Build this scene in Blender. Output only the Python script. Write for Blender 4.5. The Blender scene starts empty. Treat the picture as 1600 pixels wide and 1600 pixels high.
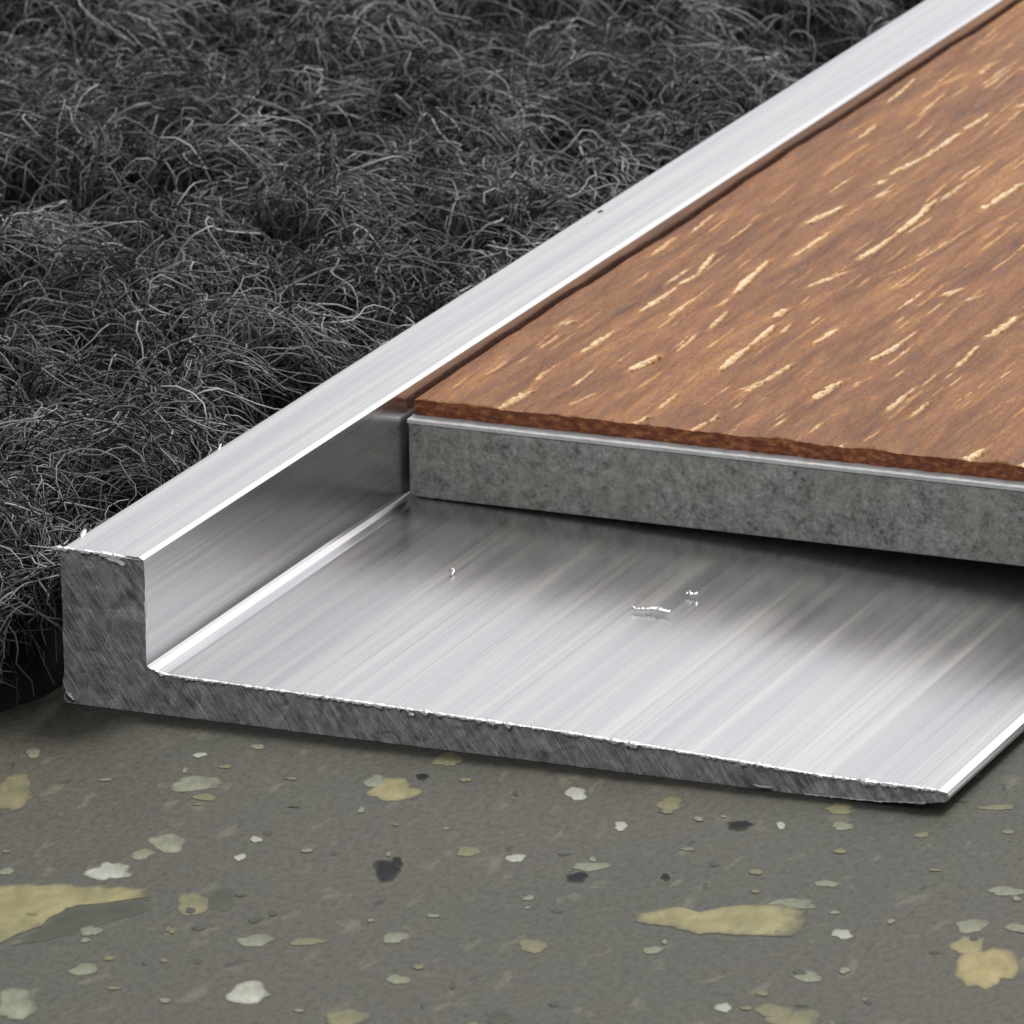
import bpy, bmesh, math
import numpy as np
from mathutils import Matrix, Vector

# 1 Blender unit = 1 mm (macro subject)
sc = bpy.context.scene
sc.unit_settings.system = 'METRIC'
sc.unit_settings.scale_length = 0.001
COL = sc.collection

# ------------------------------------------------------------------ camera
YAW, PIT, ROL, FPX = 0.398467, 0.296231, -0.0107276, 12000.0     # FPX: focal length in photo pixels (1600 wide)
CAM = np.array([70.23085, -141.73774, 52.392468])
fw = np.array([-math.sin(YAW)*math.cos(PIT), math.cos(YAW)*math.cos(PIT), -math.sin(PIT)])
rr = np.cross(fw, [0, 0, 1]); rr /= np.linalg.norm(rr); uu = np.cross(rr, fw)
RT = rr*math.cos(ROL)+uu*math.sin(ROL); UP = -rr*math.sin(ROL)+uu*math.cos(ROL)
cam = bpy.data.cameras.new('camera'); cam_o = bpy.data.objects.new('camera', cam); COL.objects.link(cam_o)
cam.sensor_width = 36; cam.sensor_fit = 'HORIZONTAL'; cam.lens = 36*FPX/1600
cam.clip_start = 1; cam.clip_end = 20000
M = Matrix(((RT[0], UP[0], -fw[0], CAM[0]), (RT[1], UP[1], -fw[1], CAM[1]), (RT[2], UP[2], -fw[2], CAM[2]), (0, 0, 0, 1)))
cam_o.matrix_world = M
cam.dof.use_dof = True; cam.dof.focus_distance = 168.5; cam.dof.aperture_fstop = 0.72
sc.camera = cam_o

def unp(u, v, z=0.0):
    """point of the plane z seen at photo pixel u, v (used to measure sizes)"""
    d = RT*(u-800)/FPX - UP*(v-800)/FPX + fw
    return CAM + d*(z-CAM[2])/d[2]
def prj(P):
    q = np.asarray(P)-CAM; z = q@fw
    return 800+FPX*(q@RT)/z, 800-FPX*(q@UP)/z

# ------------------------------------------------------------------ light
SUN_EL, SUN_AZ = math.radians(52), math.radians(7)    # azimuth from +Y towards +X: behind the subject
w = bpy.data.worlds.new('World'); sc.world = w; w.use_nodes = True
nt = w.node_tree; bg = nt.nodes['Background']
sky = nt.nodes.new('ShaderNodeTexSky'); sky.sky_type = 'NISHITA'; sky.sun_disc = False
sky.sun_elevation = SUN_EL; sky.sun_rotation = SUN_AZ; sky.air_density = .8; sky.dust_density = 3.0; sky.ozone_density = 1.0
hs = nt.nodes.new('ShaderNodeHueSaturation'); hs.inputs['Saturation'].default_value = .16      # thin overcast: a grey sky
nt.links.new(sky.outputs[0], hs.inputs['Color']); nt.links.new(hs.outputs[0], bg.inputs[0]); bg.inputs[1].default_value = 0.10
sl = bpy.data.lights.new('sun', 'SUN'); sl.energy = 1.4; sl.angle = math.radians(20); sl.color = (1, .97, .93)
so = bpy.data.objects.new('sun', sl); COL.objects.link(so)
sd = Vector((math.sin(SUN_AZ)*math.cos(SUN_EL), math.cos(SUN_AZ)*math.cos(SUN_EL), math.sin(SUN_EL)))
so.rotation_euler = sd.to_track_quat('Z', 'Y').to_euler(); so.location = (-20, 120, 150)
sc.view_settings.view_transform = 'Standard'; sc.view_settings.look = 'None'
sc.view_settings.exposure = 0.5; sc.view_settings.gamma = 1

rng = np.random.default_rng(7)

# ------------------------------------------------------------------ helpers
def put(name, me, mats=(), parent=None, label=None, cat=None, kind=None, group=None, loc=None):
    o = bpy.data.objects.new(name, me); COL.objects.link(o)
    for m in mats: me.materials.append(m)
    if parent is not None: o.parent = parent
    if loc is not None: o.location = loc
    for k, v in (('label', label), ('category', cat), ('kind', kind), ('group', group)):
        if v: o[k] = v
    return o
def mesh(name, v, f, smooth=False, mi=None):
    me = bpy.data.meshes.new(name); me.from_pydata([tuple(map(float, p)) for p in v], [], f)
    if smooth: me.polygons.foreach_set('use_smooth', [True]*len(me.polygons))
    if mi is not None: me.polygons.foreach_set('material_index', mi)
    me.update(); return me
def fastmesh(name, V, Q, smooth=True):
    me = bpy.data.meshes.new(name); n = Q.shape[1]
    me.vertices.add(len(V)); me.vertices.foreach_set('co', V.astype(np.float32).ravel())
    me.loops.add(Q.size); me.loops.foreach_set('vertex_index', Q.astype(np.int32).ravel())
    me.polygons.add(len(Q)); me.polygons.foreach_set('loop_start', np.arange(0, Q.size, n, dtype=np.int32))
    me.polygons.foreach_set('use_smooth', np.full(len(Q), smooth, dtype=bool))
    me.update(calc_edges=True); return me
_tab = np.random.default_rng(3).random((256, 256))
def vn(x, y, seed=0):
    x = np.asarray(x, float)+seed*17.3; y = np.asarray(y, float)+seed*9.1
    xi = np.floor(x).astype(int); yi = np.floor(y).astype(int); fx = x-xi; fy = y-yi
    fx = fx*fx*(3-2*fx); fy = fy*fy*(3-2*fy); g = lambda a, b: _tab[a & 255, b & 255]
    return (g(xi, yi)*(1-fx)+g(xi+1, yi)*fx)*(1-fy)+(g(xi, yi+1)*(1-fx)+g(xi+1, yi+1)*fx)*fy

class NT:
    def __init__(s, name):
        s.m = bpy.data.materials.new(name); s.m.use_nodes = True; s.t = s.m.node_tree
        s.b = s.t.nodes['Principled BSDF']; s.tc = s.n('ShaderNodeTexCoord')
    def n(s, t, **k):
        x = s.t.nodes.new(t)
        for a, v in k.items():
            if a in x.inputs: x.inputs[a].default_value = v
            else: setattr(x, a, v)
        return x
    def l(s, a, b): s.t.links.new(a, b)
    def co(s, sc_=(1, 1, 1), rot=(0, 0, 0)):
        m = s.n('ShaderNodeMapping')
        if any(rot): m.vector_type = 'TEXTURE'; sc_ = tuple(1/q for q in sc_)
        m.inputs['Scale'].default_value = sc_; m.inputs['Rotation'].default_value = rot
        s.l(s.tc.outputs['Object'], m.inputs[0]); return m.outputs[0]
    def noise(s, sc_=(1, 1, 1), rot=(0, 0, 0), detail=3, rough=.5, scale=1, dist=0):
        x = s.n('ShaderNodeTexNoise'); x.inputs['Scale'].default_value = scale; x.inputs['Detail'].default_value = detail
        x.inputs['Roughness'].default_value = rough; x.inputs['Distortion'].default_value = dist
        s.l(s.co(sc_, rot), x.inputs['Vector']); return x.outputs['Fac']
    def ramp(s, fac, stops):
        r = s.n('ShaderNodeValToRGB'); e = r.color_ramp.elements
        while len(e) > 1: e.remove(e[0])
        e[0].position, e[0].color = stops[0][0], (*stops[0][1], 1) if len(stops[0][1]) == 3 else stops[0][1]
        for p, c in stops[1:]:
            q = e.new(p); q.color = (*c, 1)
        s.l(fac, r.inputs[0]); return r.outputs[0]
    def rng(s, fac, a, b, c, d):
        r = s.n('ShaderNodeMapRange'); r.inputs[1].default_value = a; r.inputs[2].default_value = b
        r.inputs[3].default_value = c; r.inputs[4].default_value = d; s.l(fac, r.inputs[0]); return r.outputs[0]
    def math(s, op, a, b):
        r = s.n('ShaderNodeMath', operation=op)
        for i, v in enumerate((a, b)):
            if isinstance(v, (int, float)): r.inputs[i].default_value = v
            else: s.l(v, r.inputs[i])
        return r.outputs[0]
    def mix(s, f, a, b, blend='MIX'):
        r = s.n('ShaderNodeMix', data_type='RGBA', blend_type=blend)
        for i, v in ((0, f), (6, a), (7, b)):
            if isinstance(v, (int, float)): r.inputs[i].default_value = v
            elif isinstance(v, tuple): r.inputs[i].default_value = (*v, 1)
            else: s.l(v, r.inputs[i])
        return r.outputs[2]
    def bump(s, h, dist, strength=1.0, prev=None):
        b = s.n('ShaderNodeBump'); b.inputs['Strength'].default_value = strength; b.inputs['Distance'].default_value = dist
        s.l(h, b.inputs['Height'])
        if prev is not None: s.l(prev, b.inputs['Normal'])
        return b.outputs[0]
    def set(s, **k):
        for a, v in k.items():
            a = a.replace('_', ' ')
            i = s.b.inputs[a]
            if isinstance(v, (int, float)): i.default_value = v
            elif isinstance(v, tuple): i.default_value = (*v, 1)
            else: s.l(v, i)

# ------------------------------------------------------------------ materials
def mat_alu():
    s = NT('extruded_aluminium')
    st = s.noise((3.2, .035, 5), detail=7, rough=.6)
    fine = s.noise((14, .05, 14), detail=4, rough=.7)
    blot = s.noise((.9, .25, .9), detail=3)
    col = s.mix(s.rng(st, .35, .65, 0, 1), (.585, .58, .61), (.72, .705, .68)); col = s.mix(s.rng(fine, .3, .48, .5, 0), col, (.42, .415, .43))
    h = s.math('ADD', s.math('MULTIPLY', st, .6), s.math('MULTIPLY', fine, .4))
    s.set(Base_Color=col, Metallic=.95, Roughness=s.math('ADD', s.rng(st, .3, .7, .185, .235), s.rng(blot, .3, .7, -.015, .02)), Normal=s.bump(h, .007, .7))
    return s.m
def mat_cut():
    s = NT('sawn_aluminium')
    a = s.noise((1.1, 1, 8), rot=(0, math.radians(52), 0), detail=5, rough=.7)
    b = s.noise((2.6, 2.6, 2.6), detail=6, rough=.65, dist=.8)
    c = s.noise((1.2, 1, 26), rot=(0, math.radians(58), 0), detail=4, rough=.7)
    f = s.math('ADD', s.math('ADD', s.math('MULTIPLY', a, .3), s.math('MULTIPLY', c, .3)), s.math('MULTIPLY', b, .4))
    col = s.ramp(f, [(.38, (.16, .16, .165)), (.47, (.42, .42, .42)), (.54, (.66, .66, .65)), (.62, (1, 1, 1))])
    h = s.math('ADD', f, s.math('MULTIPLY', c, .4))
    s.set(Base_Color=col, Metallic=.7, Roughness=s.rng(b, .3, .7, .32, .5), Normal=s.bump(h, .09, .8))
    return s.m
def mat_burr():
    s = NT('burred_aluminium')
    b = s.noise((12, 12, 12), detail=3)
    s.set(Base_Color=(.95, .94, .93), Metallic=1.0, Roughness=.28, Normal=s.bump(b, .08, .6)); return s.m
def mat_core():
    s = NT('grey_core')
    a = s.noise((3.2, 3.2, 3.2), detail=5, rough=.68, dist=.4)
    b = s.noise((10, 10, 10), detail=3, rough=.6)
    g = s.noise((.6, .6, .8), detail=2)
    f = s.math('ADD', s.math('MULTIPLY', a, .6), s.math('MULTIPLY', b, .4))
    col = s.ramp(f, [(.36, (.12, .12, .11)), (.47, (.33, .33, .305)), (.55, (.46, .46, .425)), (.66, (.68, .67, .62))])
    col = s.mix(s.rng(g, .3, .7, 0, .35), col, (.47, .44, .35))
    s.set(Base_Color=col, Metallic=0, Roughness=.5, Normal=s.bump(f, .08, .6)); return s.m
def mat_wood():
    s = NT('embossed_wood')
    a = s.noise((.9, .10, 1), detail=5, rough=.6, dist=.5)
    b = s.noise((3.5, .45, 3), detail=5, rough=.65, dist=.3)
    c = s.noise((13, 4, 10), detail=3, rough=.6)
    f = s.math('ADD', s.math('MULTIPLY', a, .5), s.math('MULTIPLY', b, .5))
    col = s.ramp(f, [(.36, (.165, .063, .026)), (.45, (.285, .112, .038)), (.53, (.37, .152, .050)), (.66, (.52, .24, .078))])
    col = s.mix(s.rng(c, .35, .65, .5, 0), col, (.10, .045, .03))
    at = s.n('ShaderNodeAttribute', attribute_name='fleck_glint')
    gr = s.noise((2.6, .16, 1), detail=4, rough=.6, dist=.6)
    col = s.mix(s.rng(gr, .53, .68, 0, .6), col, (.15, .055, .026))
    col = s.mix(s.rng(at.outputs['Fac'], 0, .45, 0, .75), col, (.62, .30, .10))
    col = s.mix(s.rng(at.outputs['Fac'], .45, .95, 0, 1), col, s.mix(s.rng(c, .35, .65, 0, 1), (.80, .46, .19), (1.0, .84, .58)))  # pale wood flecks, with their sun glints painted into the colour
    dk = s.n('ShaderNodeAttribute', attribute_name='pit_shade')
    col = s.mix(dk.outputs['Fac'], col, (.045, .018, .010))  # shade beside each raised fleck, painted dark over the modelled dent
    s.set(Base_Color=col, Roughness=s.rng(c, .3, .7, .42, .62), Normal=s.bump(s.math('ADD', s.math('MULTIPLY', b, .5), s.math('MULTIPLY', c, .5)), .10, .8))
    s.b.inputs['Specular IOR Level'].default_value = .16
    return s.m
def mat_woodedge():
    s = NT('veneer_edge')
    b = s.noise((5, 5, 9), detail=4)
    s.set(Base_Color=s.ramp(b, [(.36, (.20, .052, .018)), (.54, (.38, .115, .038)), (.68, (.60, .24, .085))]), Roughness=.5, Normal=s.bump(b, .1, .6)); return s.m
def mat_floor():
    s = NT('speckled_floor')
    a = s.noise((.12, .07, 1), detail=4, rough=.6)
    b = s.noise((.9, .45, 1), detail=5, rough=.6)
    f1 = s.noise((7, 4, 7), detail=2, rough=.6)
    col = s.mix(s.rng(a, .38, .62, 0, 1), (.078, .082, .068), (.094, .087, .068))
    col = s.mix(s.rng(b, .4, .7, 0, .35), col, (.135, .13, .092))
    col = s.mix(s.rng(f1, .42, .7, 0, .55), col, (.035, .034, .026))
    f2 = s.noise((1.7, .7, 2), detail=3, rough=.6, dist=.3)
    col = s.mix(s.rng(f2, .60, .69, 0, .6), col, (.17, .165, .115))
    f3 = s.noise((1.7, .8, 2.3), detail=2, rough=.5, dist=.5)
    col = s.mix(s.rng(f3, .70, .75, 0, .6), col, (.02, .02, .02))
    s.set(Base_Color=col, Roughness=s.rng(b, .3, .7, .5, .62), Normal=s.bump(f1, .04, .4)); s.b.inputs['Specular IOR Level'].default_value = .2; return s.m
def mat_chip(name, c1, c2, rough=.5):
    s = NT(name)
    a = s.noise((1.6, .8, 1), detail=5, rough=.65, dist=.4)
    e = s.noise((4, 2.2, 1), detail=4); at = s.n('ShaderNodeAttribute', attribute_name='rim')
    col = s.mix(s.rng(a, .36, .62, 0, 1), c1, c2)
    f = s.rng(s.math('ADD', at.outputs['Fac'], s.math('MULTIPLY', s.math('SUBTRACT', e, .5), 1.3)), .15, 1.0, 0, .95)
    s.set(Base_Color=s.mix(f, col, (.078, .073, .052)), Roughness=rough); s.b.inputs['Specular IOR Level'].default_value = .06 if c1[0] < .02 else .2; return s.m
def mat_fibre():
    s = NT('charcoal_yarn')
    at = s.n('ShaderNodeAttribute', attribute_name='tone')
    col = s.ramp(at.outputs['Fac'], [(0, (.006, .0065, .007)), (.4, (.042, .043, .043)), (.7, (.165, .17, .17)), (1, (.46, .48, .48))])
    s.set(Base_Color=col, Roughness=.52); s.b.inputs['Specular IOR Level'].default_value = .45; return s.m
def mat_plain(name, c, r=.8, metal=0):
    s = NT(name); a = s.noise((3, 3, 3), detail=3)
    s.set(Base_Color=s.mix(s.rng(a, .3, .7, 0, 1), tuple(x*.8 for x in c), c), Roughness=r, Metallic=metal, Normal=s.bump(a, .2, .5)); return s.m
ALU, CUT, BURR, CORE, WOOD, WEDGE, FLOOR, FIB = mat_alu(), mat_cut(), mat_burr(), mat_core(), mat_wood(), mat_woodedge(), mat_floor(), mat_fibre()

# ------------------------------------------------------------------ floor with embedded chips
floor = put('floor', mesh('floor', [(-2500, -2500, 0), (2500, -2500, 0), (2500, 2500, 0), (-2500, 2500, 0)], [(0, 1, 2, 3)]), [FLOOR], kind='structure')
CM = {'y': mat_chip('yellow_chip', (.21, .19, .085), (.33, .295, .14)), 'k': mat_chip('khaki_chip', (.14, .135, .07), (.24, .22, .115)),
      'w': mat_chip('white_chip', (.28, .285, .23), (.50, .51, .44)), 'p': mat_chip('pale_chip', (.15, .155, .108), (.29, .30, .205)),
      'd': mat_chip('dark_chip', (.006, .007, .009), (.02, .022, .025)), 'g': mat_chip('green_chip', (.04, .043, .03), (.065, .07, .045)),
      'o': mat_chip('ochre_chip', (.27, .22, .09), (.40, .33, .145))}
def chip_mesh(wx, wy, seed, pts=None):
    r = np.random.default_rng(seed); n = 22
    if pts is None:
        a = np.linspace(0, 2*np.pi, n, endpoint=False)
        rad = 1+.13*np.sin(a*2+r.random()*6)+.09*np.sin(a*3+r.random()*6)+.07*np.sin(a*5+r.random()*6)+r.normal(0, .06, n)
        P = np.c_[np.cos(a)*rad*wx/2, np.sin(a)*rad*wy/2]
    else:
        P = np.array(pts, float); n = len(P)
        Q = []
        for i in range(n):
            a_, b_ = P[i], P[(i+1) % n]
            for t in (0, .25, .5, .75): Q.append(a_*(1-t)+b_*t+r.normal(0, .05, 2)*(t > 0))
        P = np.array(Q); n = len(P)
    c = P.mean(0); V = [(p[0], p[1], -.02) for p in P]
    for k_, h_ in ((1.0, .004), (.86, .0052), (.55, .0056)): V += [(c[0]+(p[0]-c[0])*k_, c[1]+(p[1]-c[1])*k_, h_) for p in P]
    F = []
    for q in range(3): F += [(q*n+i, q*n+(i+1) % n, (q+1)*n+(i+1) % n, (q+1)*n+i) for i in range(n)]
    F.append(tuple(range(3*n, 4*n)))
    me = mesh('stone_chip', V, F); at = me.attributes.new('rim', 'FLOAT', 'POINT')
    at.data.foreach_set('value', np.repeat([1., 1., .35, 0.], n).astype(np.float32)); return me
CN = [0]
def chip(u, v, wpx, hpx, m, seed, rot=0.0, pts=None, dz=0.0):
    c = unp(u, v); CN[0] += 1; dz += CN[0]*.00008
    if pts is not None:
        P = [unp(*q)[:2]-c[:2] for q in pts]; me = chip_mesh(0, 0, seed, P); rz = 0
    else:
        me = chip_mesh(wpx/72.0, hpx/21.0, seed); rz = YAW*0+rot
    o = put('stone_chip', me, [CM[m]], parent=floor, loc=(c[0], c[1], dz)); o.rotation_euler[2] = YAW+rz if pts is None else 0
# the camera looks along +Y turned by YAW, so chips wide across the picture lie along that rotated x
chips = [(20, 1240, 66, 46, 'k'), (305, 1225, 84, 20, 'p'), (170, 1362, 62, 24, 'w'), (302, 1412, 44, 34, 'k'), (345, 1405, 46, 26, 'g'),
 (262, 1318, 60, 24, 'p'), (222, 1335, 34, 14, 'p'), (612, 1234, 84, 30, 'y'), (588, 1222, 40, 16, 'p'), (900, 1240, 34, 18, 'w'),
 (1232, 1414, 86, 14, 'p'), (1540, 1512, 86, 54, 'o'), (1512, 1478, 46, 24, 'y'), (1518, 1447, 46, 18, 'p'), (604, 1360, 44, 26, 'd'), (620, 1348, 20, 14, 'd'),
 (806, 1341, 28, 12, 'w'), (925, 1354, 66, 10, 'p'), (902, 1371, 36, 12, 'd'), (1046, 1256, 42, 18, 'k'), (1156, 1290, 42, 12, 'd'),
 (1316, 1291, 36, 11, 'p'), (970, 1291, 22, 12, 'w'), (1220, 1290, 14, 10, 'w'), (1312, 1264, 44, 14, 'k'), (388, 1551, 66, 26, 'w'),
 (398, 1470, 52, 16, 'p'), (618, 1465, 38, 14, 'p'), (24, 1570, 60, 34, 'p'), (622, 1531, 32, 12, 'p'), (832, 1478, 40, 18, 'k'),
 (1040, 1371, 14, 9, 'd'), (1240, 1592, 74, 22, 'k'), (700, 1187, 46, 18, 'k'), (132, 1515, 44, 14, 'p'), (1574, 1393, 62, 11, 'p'),
 (540, 1592, 54, 24, 'k'), (732, 1331, 42, 12, 'k'), (1316, 1460, 32, 12, 'w'), (1292, 1381, 34, 9, 'p'), (1262, 1526, 42, 14, 'p'),
 (52, 1177, 26, 13, 'p'), (312, 1180, 22, 7, 'w'), (402, 1167, 22, 8, 'p'), (660, 1214, 22, 8, 'd'), (1210, 1580, 60, 14, 'k'), (780, 1590, 44, 16, 'g'),
 (1440, 1305, 24, 7, 'k'), (1590, 1450, 40, 10, 'p'), (480, 1472, 50, 9, 'k'), (375, 1340, 18, 9, 'w'), (400, 1312, 18, 8, 'w'), (142, 1455, 30, 13, 'p'),
 (10, 1362, 26, 9, 'p'), (320, 1246, 40, 9, 'k'), (1130, 1575, 22, 12, 'w'), (1020, 1485, 28, 10, 'p'), (1480, 1205, 30, 8, 'k'), (1560, 1262, 60, 7, 'k')]
for i, (u, v, a, b, m) in enumerate(chips): chip(u, v, a, b, m, 100+i)
chip(110, 1400, 0, 0, 'y', 5, pts=[(-60, 1386), (40, 1380), (160, 1384), (238, 1388), (234, 1402), (150, 1412), (105, 1418), (70, 1440), (10, 1470), (-60, 1500)])
chip(170, 1425, 0, 0, 'g', 6, pts=[(236, 1405), (228, 1424), (150, 1448), (90, 1465), (20, 1478), (75, 1444), (108, 1420), (150, 1413)], dz=-.002)
chip(1130, 1440, 0, 0, 'y', 7, pts=[(990, 1428), (1060, 1416), (1085, 1428), (1150, 1415), (1220, 1413), (1262, 1424), (1252, 1450), (1238, 1463), (1130, 1460), (1080, 1458), (1040, 1448), (992, 1440)])
k = 0
while k < 90:                                    # small grains
    u, v = rng.uniform(-60, 1660), rng.uniform(1180, 1660)
    if v < 1112+.124*(u-100)+25 and u < 1500: continue
    chip(u, v, rng.uniform(6, 20), rng.uniform(3, 8), rng.choice(list('ppkkkggpg')), 900+k); k += 1
for q in range(60):                              # chips beyond the frame
    chip(rng.uniform(-900, 2500), rng.uniform(1680, 2100), rng.uniform(20, 90), rng.uniform(8, 30), rng.choice(list('pkydg')), 2000+q)

# ------------------------------------------------------------------ L-shaped metal trim
LEN = 95.0; H = 3.494; T = 2.0; W = 20.26
trim = bpy.data.objects.new('metal_profile', None); COL.objects.link(trim)
trim['label'] = 'bare aluminium L-shaped profile with a burred sawn end, lying beside the carpet'; trim['category'] = 'metal profile'
def arc(cx, cz, r, a0, a1, n):
    return [(cx+r*math.cos(math.radians(a0+(a1-a0)*i/n)), cz+r*math.sin(math.radians(a0+(a1-a0)*i/n))) for i in range(n+1)]
def resample(S, d):
    out = []
    for i in range(len(S)):
        a, b = np.array(S[i]), np.array(S[(i+1) % len(S)]); L = np.linalg.norm(b-a); n = max(1, int(L/d))
        for j in range(n): out.append(tuple(a+(b-a)*j/n))
    return out
def extrude(name, S, jit, seed, skip=lambda x, z: False):
    """section S (x, z), sawn at y = 0 with a ragged rim, straight behind"""
    r = np.random.default_rng(seed); S = resample(S, .14); n = len(S); ys = [0, .10, .35, 1.2, 6, 30, LEN]
    V = []; F = []; mi = []
    for k, y in enumerate(ys):
        for (x, z) in S:
            jx = jz = jy = 0
            if k == 0 and not skip(x, z): jz = r.normal(0, jit*.6); jx = r.normal(0, jit*.5); jy = abs(r.normal(0, jit*.9))
            if z < .01: jz = 0
            V.append((x+jx, y+jy, z+jz))
    for k in range(len(ys)-1):
        for i in range(n):
            j = (i+1) % n; F.append((k*n+j, k*n+i, (k+1)*n+i, (k+1)*n+j)); mi.append(0)
    # sawn face: inset ring then cap
    c = len(V); cx = np.mean([s[0] for s in S]); cz = np.mean([s[1] for s in S])
    F.append(tuple(range(n-1, -1, -1))); mi.append(1)
    F.append(tuple((len(ys)-1)*n+i for i in range(n))); mi.append(1)
    me = mesh(name, V, F, False, mi)
    bm = bmesh.new(); bm.from_mesh(me); bmesh.ops.recalc_face_normals(bm, faces=bm.faces); bmesh.ops.triangulate(bm, faces=[f for f in bm.faces if len(f.verts) > 4]); bm.to_mesh(me); bm.free()
    return me
upright_S = [(0.03, 0), (T, 0), (T-.02, H-.052), (T-.03, H-.042), (T-.14, H-.004), (T-.18, H), (1.3, H), (.5, H)]+arc(.06, H-.06, .06, 90, 180, 3)+[(0, .06)]
upright = put('upright', extrude('upright', upright_S, .022, 1, lambda x, z: abs(x-T) < .01), [ALU, CUT], parent=trim)
fil = [(T+.42, .908)]
flange_S = [(T+.001, 0.0), (W-3.0, 0.0), (W-1.6, .045), (W-.5, .14), (W-.08, .22)]+[(W, .27), (W, .33), (W-.05, .40), (W-.22, .45)]+[(W-1.2, .455), (17.6, .46), (14.5, .60), (11.9, .71), (7, .825)]+fil[:1]+[(T+.2, .955), (T+.06, 1.015), (T+.001, 1.07)]
flange = put('base_flange', extrude('base_flange', flange_S, .022, 2, lambda x, z: x < T+.08), [ALU, CUT], parent=trim)

def ribbon_burr(name, path, seed, wid, thick, parent, fwd=.05):
    """ragged lip of torn metal along a path of (x, y, z)"""
    r = np.random.default_rng(seed); P = np.array(path, float)
    seg = np.linalg.norm(np.diff(P, axis=0), axis=1); s = np.r_[0, np.cumsum(seg)]; n = int(s[-1]/.07)
    t = np.linspace(0, s[-1], n); P = np.c_[[np.interp(t, s, P[:, i]) for i in range(3)]].T
    V = []; F = []
    amp = np.clip(r.normal(.7, .65, n)+.5*np.sin(t*2.1+seed)*(vn(t*.8, t*0+seed)), .08, 2.4)
    for i, p in enumerate(P):
        a = amp[i]; u = wid*a; h = thick*(.5+a*.5)
        V += [(p[0], p[1]+wid*1.6, p[2]-.004), (p[0]+r.normal(0, .01), p[1]+.02, p[2]+h), (p[0]+r.normal(0, .012), p[1]-fwd*a, p[2]+h*.35), (p[0], p[1]-fwd*.5*a, p[2]-u*.8), (p[0], p[1]+.03, p[2]-u)]
    for i in range(n-1):
        for k in range(5): a = i*5+k; b = i*5+(k+1) % 5; F.append((a, b, b+5, a+5))
    F += [(4, 3, 2, 1, 0), tuple((n-1)*5+k for k in range(5))]
    return put(name, mesh(name, V, F, True), [BURR], parent=parent)
top_fl = [(T+.25, 0, .94), (T+.5, 0, .906), (7, 0, .825), (11.9, 0, .71), (14.5, 0, .60), (17.6, 0, .46), (W-.3, 0, .455)]
ribbon_burr('burr', top_fl, 11, .075, .035, flange)
ribbon_burr('burr', [(-.12, -.02, H+.02), (.3, 0, H), (1.1, 0, H-.01), (1.9, 0, H-.06)], 12, .075, .035, upright, .06)
ribbon_burr('burr', [(W-3.2, -.01, .02), (W-1.6, -.01, .06), (W-.5, -.01, .16)], 15, .03, .02, flange, .03)
def flake(name, c, ax, az, ay, seed, parent, mat=None, **kw):
    """small irregular lump of torn metal"""
    bm = bmesh.new(); bmesh.ops.create_icosphere(bm, subdivisions=2, radius=1)
    r = np.random.default_rng(seed)
    for v in bm.verts:
        k = 1+r.normal(0, .16); v.co = Vector((v.co.x*ax*k, v.co.y*ay*k, v.co.z*az*k))
    for f in bm.faces: f.smooth = True
    me = bpy.data.meshes.new(name); bm.to_mesh(me); bm.free()
    o = put(name, me, [mat or BURR], parent=parent, loc=c, **kw); return o
o = flake('burr', (1.32, -.03, H-.13), .27, .075, .07, 21, upright); o.rotation_euler = (0, .22, 0)
o = flake('burr', (.14, -.02, .17), .16, .06, .05, 22, upright); o.rotation_euler = (0, .75, 0)
o = flake('burr', (16.2, -.02, .07), .22, .055, .05, 23, flange)
o = flake('burr', (8.2, -.03, .70), .10, .06, .05, 24, flange)
o = flake('burr', (-.06, -.03, H-.02), .17, .05, .05, 25, upright)
o = flake('burr', (-.0, 8.2, H-.01), .03, .025, .3, 26, upright); o.rotation_euler = (0, 0, .35)
o = flake('burr', (-.02, 1.2, H-.01), .07, .05, .3, 27, upright); o.rotation_euler = (0, 0, .3)

# ------------------------------------------------------------------ plank resting on the flange
PX, PY, PZ0, PZ1, ANG = 2.10, 14.0, .930, 2.80, -.0096
PLW, PLL = 40.0, 80.0; VT = .37
plank = bpy.data.objects.new('wood_board', None); COL.objects.link(plank); plank.location = (PX, PY, PZ0)
plank['label'] = 'brown wood-grain board with a thick grey core, resting on the metal flange'; plank['category'] = 'board'
def skewbox(name, x0, x1, y0, y1, z0, z1, mats, bev=.02, parent=plank):
    bm = bmesh.new(); bmesh.ops.create_cube(bm, size=1)
    for v in bm.verts:
        x = x0 if v.co.x < 0 else x1; y = (y0+(x-x0)*ANG) if v.co.y < 0 else y1; z = z0 if v.co.z < 0 else z1
        v.co = (x, y, z)
    bmesh.ops.bevel(bm, geom=list(bm.edges), offset=bev, segments=4, affect='EDGES')
    me = bpy.data.meshes.new(name); bm.to_mesh(me); bm.free()
    return put(name, me, mats, parent=parent)
zt = PZ1-PZ0
skewbox('core', 0, PLW, 0, PLL, 0, zt-.11, [CORE], .03)
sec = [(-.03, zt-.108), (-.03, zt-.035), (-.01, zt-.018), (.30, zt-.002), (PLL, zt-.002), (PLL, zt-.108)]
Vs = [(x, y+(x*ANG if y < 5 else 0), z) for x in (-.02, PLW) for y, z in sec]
put('ledge_highlight_strip', mesh('ledge_highlight_strip', Vs, [(i, (i+1) % 6, 6+(i+1) % 6, 6+i) for i in range(6)]+[(5, 4, 3, 2, 1, 0), (6, 7, 8, 9, 10, 11)]), [mat_plain('ledge_highlight_white', (.93, .93, .92), .4)], parent=plank)  # ledge below the wood; the light it catches is painted white
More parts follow.
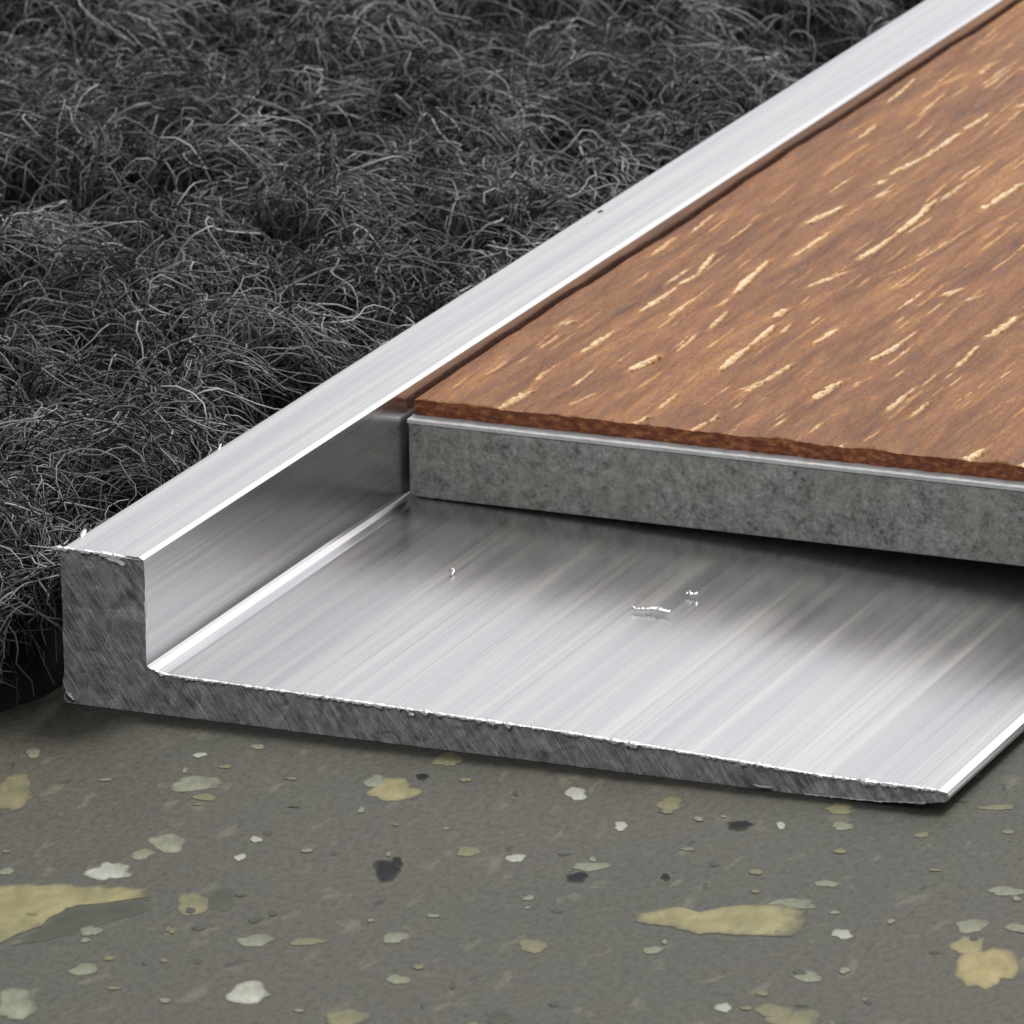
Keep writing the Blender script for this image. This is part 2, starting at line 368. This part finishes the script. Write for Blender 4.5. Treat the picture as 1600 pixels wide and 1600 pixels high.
# wood layer: height-mapped top
streaks = [(1285,274,1352,225,8,.4),(1416,202,1446,176,5,.5),(1366,289,1385,281,6,1),(1390,272,1440,246,6,1),(1448,242,1500,210,6,1),(1505,203,1543,181,7,.9),
(1367,309,1390,300,6,.9),(1259,352,1315,324,7,1),(1240,401,1296,362,5,.9),(1341,403,1400,366,7,1),(1402,363,1461,315,8,1),(1262,446,1322,424,5,.9),
(1124,577,1170,541,8,1),(1172,538,1210,508,7,1),(1204,495,1229,482,8,1),(1120,480,1140,468,6,.7),(1145,460,1199,411,8,1),(1109,512,1135,488,6,.8),
(1000,487,1055,452,6,1),(1060,447,1090,430,6,1),(1090,428,1115,398,6,1),(1270,538,1306,514,8,1),(1165,612,1236,572,8,.8),(1360,566,1405,540,7,1),
(1405,538,1430,520,3,.8),(1544,527,1589,498,9,1),(1493,572,1527,542,5,.9),(1536,325,1597,286,8,1),(1502,282,1532,262,5,.8),(1588,169,1612,160,6,.8),
(1472,463,1503,452,6,.9),(1508,471,1532,462,5,.9),(1390,428,1415,420,4,.8),(1425,414,1520,354,2.5,.7),(1018,398,1055,370,6,.7),(1472,131,1510,116,8,.5),
(1536,105,1559,95,7,.5),(875,508,894,503,6,1),(844,540,872,523,4,.7),(908,549,958,520,7,.9),(984,578,1027,557,8,1),(838,594,850,581,6,.7),
(778,638,831,609,8,.8),(888,634,931,615,3,.7),(991,660,1009,652,8,.9),(1075,672,1105,660,7,.8),(1272,625,1312,600,9,1),(1390,640,1418,615,3,.8),
(1481,606,1500,590,3,.9),(1503,722,1537,703,9,1),(1588,731,1605,722,8,.9),(1562,590,1578,580,3,.8),(1212,665,1225,656,4,.8),(1306,700,1316,694,6,.9),
(1155,608,1185,600,5,.7),(1515,80,1560,52,4,.5),(1440,150,1470,132,5,.4),(1330,205,1380,178,4,.4),(1440,600,1462,584,3,.7),(1350,690,1372,676,3,.6)]
r2 = np.random.default_rng(5)
for _ in range(330):
    u, v = r2.uniform(700, 1640), r2.uniform(20, 760)
    p = unp(u, v, 3.24)
    if p[0] < 2.6 or p[1] < 14.3: continue
    L = r2.uniform(8, 45); streaks.append((u, v, u+L, v-L*r2.uniform(.66, .85), r2.uniform(1.4, 5.0), r2.uniform(.25, .9)))
for _ in range(260):                              # outside the frame the same grain goes on
    p = np.array([r2.uniform(2.5, 41), r2.uniform(14.5, 93), 3.24]); u, v = prj(p)
    if u < 1600 and v > 0: continue
    u2, v2 = prj(p+np.array([r2.normal(0, .1), r2.uniform(.8, 4), 0])); streaks.append((u, v, u2, v2, r2.uniform(3, 8), r2.uniform(.4, 1)))
VZ = zt+VT
xs = np.concatenate([np.arange(.0, 17.5, .036), np.arange(17.5, PLW+.01, .5)])
LEDGE = .33; ys = np.concatenate([np.arange(LEDGE, 8, .045), np.arange(8, 45, .10), np.arange(45, PLL+.1, .6)])
X, Y = np.meshgrid(xs, ys)                        # local to plank
Ys = Y+X*ANG*np.clip(1-Y/10, 0, 1)
warp = .35*(vn(Y*.12, X*.3, 5)-.5)+.12*(vn(Y*.5, X*.8, 6)-.5)
Z = .08*(vn((X+warp)*1.3, Y*.16, 1)-.5)+.06*(vn((X+warp)*4, Y*.5, 2)-.5)+.03*(vn((X+warp)*11, Y*1.6, 3)-.5)
fl = np.zeros_like(X); pit_shade = np.zeros_like(X)
jag = .9*(vn(Y*4, X*2, 8)-.5)+.7*(vn(Y*9, X*12, 9)-.5)+.5*(vn(Y*20, X*20, 10)-.5)
for (u0, v0, u1, v1, wpx, st) in streaks:
    a = unp(u0, v0, PZ0+VZ)-np.array([PX, PY, 0]); b = unp(u1, v1, PZ0+VZ)-np.array([PX, PY, 0])
    d = (b-a)[:2]; L = np.linalg.norm(d)+1e-6; d = d/L; nrm = np.array([d[1], -d[0]])     # nrm: to the right of the streak
    hw = wpx/72*.62
    lo = np.minimum(a, b)-1; hi = np.maximum(a, b)+1
    i0, i1 = np.searchsorted(ys, [lo[1], hi[1]]); j0, j1 = np.searchsorted(xs, [lo[0], hi[0]])
    if i1 <= i0 or j1 <= j0: continue
    sx = X[i0:i1, j0:j1]; sy = Ys[i0:i1, j0:j1]; jg = jag[i0:i1, j0:j1]
    t = ((sx-a[0])*d[0]+(sy-a[1])*d[1]); q = ((sx-a[0])*nrm[0]+(sy-a[1])*nrm[1])+jg*hw*1.1
    tt = np.clip(t/L, 0, 1); wloc = 1.25*hw*(.55+.45*np.sin(np.pi*(.15+.8*tt)))*(1+.5*jg)
    e = np.clip(1-np.abs(q)/wloc, 0, 1)*np.clip(t/.25+.5, 0, 1)*np.clip((L-t)/.25+.5, 0, 1)
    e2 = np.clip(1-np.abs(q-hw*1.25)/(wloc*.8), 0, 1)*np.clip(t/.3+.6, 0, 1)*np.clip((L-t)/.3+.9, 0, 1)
    m = np.clip(e*2.2, 0, 1)
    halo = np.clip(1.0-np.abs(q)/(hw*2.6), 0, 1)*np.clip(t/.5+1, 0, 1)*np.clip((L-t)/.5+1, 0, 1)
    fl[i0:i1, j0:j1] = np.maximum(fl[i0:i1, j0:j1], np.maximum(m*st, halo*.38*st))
    pit_shade[i0:i1, j0:j1] = np.maximum(pit_shade[i0:i1, j0:j1], np.clip(e2*1.5, 0, 1)*st*.7*(m < .3))
    Z[i0:i1, j0:j1] += .035*st*np.sqrt(m)*min(1, wpx/6)-.07*st*np.clip(e2*1.5, 0, 1)
edge = np.clip((Y-LEDGE)/.10, 0, 1); Z = Z*(.25+.75*edge)-.025*(1-edge)*(.4+vn(X*6, Y*0, 4))-.03*(1-np.clip(X/.1, 0, 1))
ny, nx = X.shape
Vt = np.c_[X.ravel(), Ys.ravel()+(Y.ravel() == ys[0])*(.06*(vn(X.ravel()*6, X.ravel()*0, 7)-.5)), (VZ+Z).ravel()]
idx = np.arange(ny*nx).reshape(ny, nx)
Q = np.c_[idx[:-1, :-1].ravel(), idx[:-1, 1:].ravel(), idx[1:, 1:].ravel(), idx[1:, :-1].ravel()]
# skirt: front then left, right, back walls
rim = np.concatenate([idx[0, :], idx[1:, -1], idx[-1, -2::-1], idx[-2:0:-1, 0]])
nb = len(Vt); Rm = Vt[rim].copy(); mid = Rm.copy(); mid[:, 2] = zt+.22; mid[:, 1] += np.where(Rm[:, 1] < 2, .03, 0)*1.0; Rm[:, 2] = zt+.003; Rm[:, 1] += np.where(Vt[rim][:, 1] < 2, .01, 0)
n = len(rim); Vt = np.vstack([Vt, mid, Rm]); jn = np.r_[np.arange(1, n), 0]; ii = np.arange(n)
S1 = np.c_[rim, nb+ii, nb+jn, rim[jn]]; S2 = np.c_[nb+ii, nb+n+ii, nb+n+jn, nb+jn]
me = fastmesh('wood_layer', Vt, np.vstack([Q, S1, S2]), True)
mi = np.zeros(len(Q)+2*n, dtype=np.int32); mi[len(Q):] = 1; 
for nm, arr in (('fleck_glint', fl), ('pit_shade', pit_shade)):
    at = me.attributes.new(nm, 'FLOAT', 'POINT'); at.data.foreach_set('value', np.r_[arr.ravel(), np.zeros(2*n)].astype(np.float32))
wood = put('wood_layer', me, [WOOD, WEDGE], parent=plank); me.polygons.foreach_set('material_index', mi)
sm = np.ones(len(mi), dtype=bool); sm[len(Q):] = False; me.polygons.foreach_set('use_smooth', sm)

# ------------------------------------------------------------------ carpet
carpet = bpy.data.objects.new('carpet', None); COL.objects.link(carpet); carpet.location = (-10, 20, 0)
carpet['label'] = 'charcoal carpet with curly yarn pile butting against the upright of the metal trim'; carpet['category'] = 'carpet'
def edge_x(y): return np.where(y < .1, -.14+(y-.1)*.34, -.12)          # right-hand edge of the carpet
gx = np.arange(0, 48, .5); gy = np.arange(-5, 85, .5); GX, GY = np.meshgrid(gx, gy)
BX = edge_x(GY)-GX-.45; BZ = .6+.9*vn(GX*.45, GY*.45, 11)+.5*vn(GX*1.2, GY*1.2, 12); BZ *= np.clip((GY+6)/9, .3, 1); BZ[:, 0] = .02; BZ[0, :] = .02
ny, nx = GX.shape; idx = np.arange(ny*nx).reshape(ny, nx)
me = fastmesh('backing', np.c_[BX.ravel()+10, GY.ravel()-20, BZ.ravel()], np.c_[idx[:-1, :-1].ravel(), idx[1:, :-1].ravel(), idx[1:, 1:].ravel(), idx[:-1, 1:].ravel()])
put('backing', me, [mat_plain('shade_black_backing', (.006, .006, .006), .95)], parent=carpet)  # near-black: the shade under the pile is put into the backing colour
NF, NP = 36000, 12
rf = np.random.default_rng(21)
px = rf.uniform(-36, -.1, NF*5); py = rf.uniform(-4.5, 72, NF*5)
px = px[:]; P = np.c_[px, py, np.full(len(px), 1.8)]
q = P-CAM; zc = q@fw; U = 800+FPX*(q@RT)/zc; Vv = 800-FPX*(q@UP)/zc
ok = (U > -240) & (U < 1640) & (Vv > -200) & (px < edge_x(py)-.05)
P = P[ok][:NF-3000]; ex = np.c_[rf.uniform(-4.5, -.15, 9000), rf.uniform(-4.5, 2.0, 9000), np.full(9000, 1.8)]; P = np.vstack([P, ex[ex[:, 0] < edge_x(ex[:, 1])-.05][::][:3000]]); NF = len(P)
# tufts: each fibre belongs to the nearest jittered tuft centre
sp = 2.3
def tuft(ix, iy):
    h1 = _tab[ix & 255, iy & 255]; h2 = _tab[(ix+91) & 255, (iy+37) & 255]; h3 = _tab[(ix+13) & 255, (iy+201) & 255]; h4 = _tab[(ix+171) & 255, (iy+7) & 255]
    return (ix+.2+.6*h1)*sp, (iy+.2+.6*h2)*sp, h3, h4
bi = np.floor(P[:, 0]/sp).astype(int); bj = np.floor(P[:, 1]/sp).astype(int)
best = np.full(NF, 1e9); tx = np.zeros(NF); ty = np.zeros(NF); t3 = np.zeros(NF); t4 = np.zeros(NF)
for di in (-1, 0, 1):
    for dj in (-1, 0, 1):
        cx_, cy_, h3, h4 = tuft(bi+di, bj+dj); d = (cx_-P[:, 0])**2+(cy_-P[:, 1])**2; b = d < best
        best[b] = d[b]; tx[b] = cx_[b]; ty[b] = cy_[b]; t3[b] = h3[b]; t4[b] = h4[b]
rx = tx+(P[:, 0]-tx)*.55; ry = ty+(P[:, 1]-ty)*.55
flow = vn(tx*.2, ty*.2, 31)*9.0
az = flow+(t3-.5)*4.5+rf.normal(0, .55, NF)
stray = rf.random(NF) < .13; az = np.where(stray, rf.uniform(0, 6.28, NF), az)
curl = (t4-.5)*3.0+rf.normal(0, .8, NF)
Lf = rf.uniform(2.4, 4.3, NF)*(.8+.4*t4); Lf = np.where(stray, Lf*1.2, Lf)
e0 = np.radians(rf.uniform(72, 104, NF)); e1 = np.radians(rf.uniform(-110, -25, NF))
s = np.linspace(0, 1, NP)[None, :]
el = e0[:, None]+(e1-e0)[:, None]*s**.85; aa = az[:, None]+curl[:, None]*s
fr = rf.uniform(8, 16, NF)[:, None]; ph = rf.uniform(0, 6.28, NF)[:, None]; am = rf.uniform(.2, 1.0, NF)[:, None]
aa = aa+am*np.sin(fr*s+ph); el = el+am*.6*np.sin(fr*.8*s+ph*2)
ds = (Lf/(NP-1))[:, None]
dx = np.cumsum(np.cos(el)*np.cos(aa)*ds, 1); dy = np.cumsum(np.cos(el)*np.sin(aa)*ds, 1); dz = np.cumsum(np.sin(el)*ds, 1)
hx = rx[:, None]+dx; hy = ry[:, None]+dy; near = np.clip((-rx-.2)/2.2, 0, 1)[:, None]
hz = .15+.35*near+1.5*(t4*np.clip((ry+4)/5, 0, 1))[:, None]+dz*(.82+.18*near)
capz = 3.25+1.5*np.clip((-hx-1.0)/3, 0, 1)+.3*(vn(hx*.5, hy*.5, 33)-.5)
hz = np.where(hz > capz-.5, capz-.5+.5*(1-np.exp(-(hz-capz+.5)/.7)), hz); hz = np.maximum(hz, .08+.02*t3[:, None])
lim = edge_x(hy)-.03; hx = np.where(hx > lim, lim-.25*(hx-lim), hx)
C = np.stack([hx, hy, hz], -1)
Tn = np.gradient(C, axis=1); Tn /= np.linalg.norm(Tn, axis=2, keepdims=True)+1e-9
ref = np.array([.31, .2, .93]); N1 = np.cross(Tn, ref); N1 /= np.linalg.norm(N1, axis=2, keepdims=True)+1e-9; N2 = np.cross(Tn, N1)
rad = (rf.uniform(.015, .032, NF)[:, None]*(1-.45*s**3))[:, :, None]
ring = [C+rad*(math.cos(a)*N1+math.sin(a)*N2) for a in (0, 2.0944, 4.18879)]
Vf = np.stack(ring, 2).reshape(-1, 3)-np.array([-10, 20, 0])
base = (np.arange(NF)[:, None]*NP+np.arange(NP-1)[None, :]).ravel()*3
Qf = np.vstack([np.c_[base+a, base+b, base+b+3, base+a+3] for a, b in ((0, 1), (1, 2), (2, 0))])
me = fastmesh('pile', Vf, Qf, True)
tone = np.clip(rf.beta(1.5, 1.8, NF)*1.02+.18*(t3-.5)+np.where(rf.random(NF) < .06, .4, 0), 0, 1)
at = me.attributes.new('tone', 'FLOAT', 'POINT'); at.data.foreach_set('value', np.repeat(tone, NP*3).astype(np.float32))
put('pile', me, [FIB], parent=carpet, kind='stuff')

# ------------------------------------------------------------------ metal shavings lying on the flange
def curlchip(name, u, v, z, L, wd, rz, seed, label):
    r = np.random.default_rng(seed); n = 12; V = []; F = []; c = unp(u, v, z)
    for i in range(n):
        t = i/(n-1)-.5; a = 1-abs(2*t)**2*.8
        x = t*L; y = .05*math.sin(t*6+seed)*L; h = .012+.03*(math.sin(t*9+seed)*.5+.5)*L
        ww = wd*a*(1+r.normal(0, .45)); h += r.normal(0, .012)
        V += [(x, y-ww, h), (x, y+ww, h+.03), (x, y+ww, h+.05), (x, y-ww, h+.02)]
    for i in range(n-1):
        for k in range(4): F.append((i*4+k, i*4+(k+1) % 4, i*4+4+(k+1) % 4, i*4+4+k))
    F += [(3, 2, 1, 0), tuple((n-1)*4+k for k in range(4))]
    o = put(name, mesh(name, V, F, True), [BURR], label=label, cat='metal shaving', loc=(c[0], c[1], z)); o.rotation_euler[2] = rz
curlchip('metal_shaving', 1018, 955, .80, .9, .10, .02, 1, 'longest wavy metal shaving lying on the bright flange')
curlchip('metal_shaving', 706, 896, .86, .6, .035, -1.1, 2, 'thin slanting metal shaving lying on the flange closest to the upright leg')
curlchip('metal_shaving', 1080, 930, .79, .28, .05, .1, 3, 'shortest metal shaving lying on the flange beside the longest shaving')
flake('dirt_speck', tuple(map(float, unp(938, 331, H-.01))), .05, .03, .18, 31, None, mat_plain('black_dirt', (.01, .01, .01), .8), label='tiny black speck stuck on the bright top of the metal upright', cat='speck')
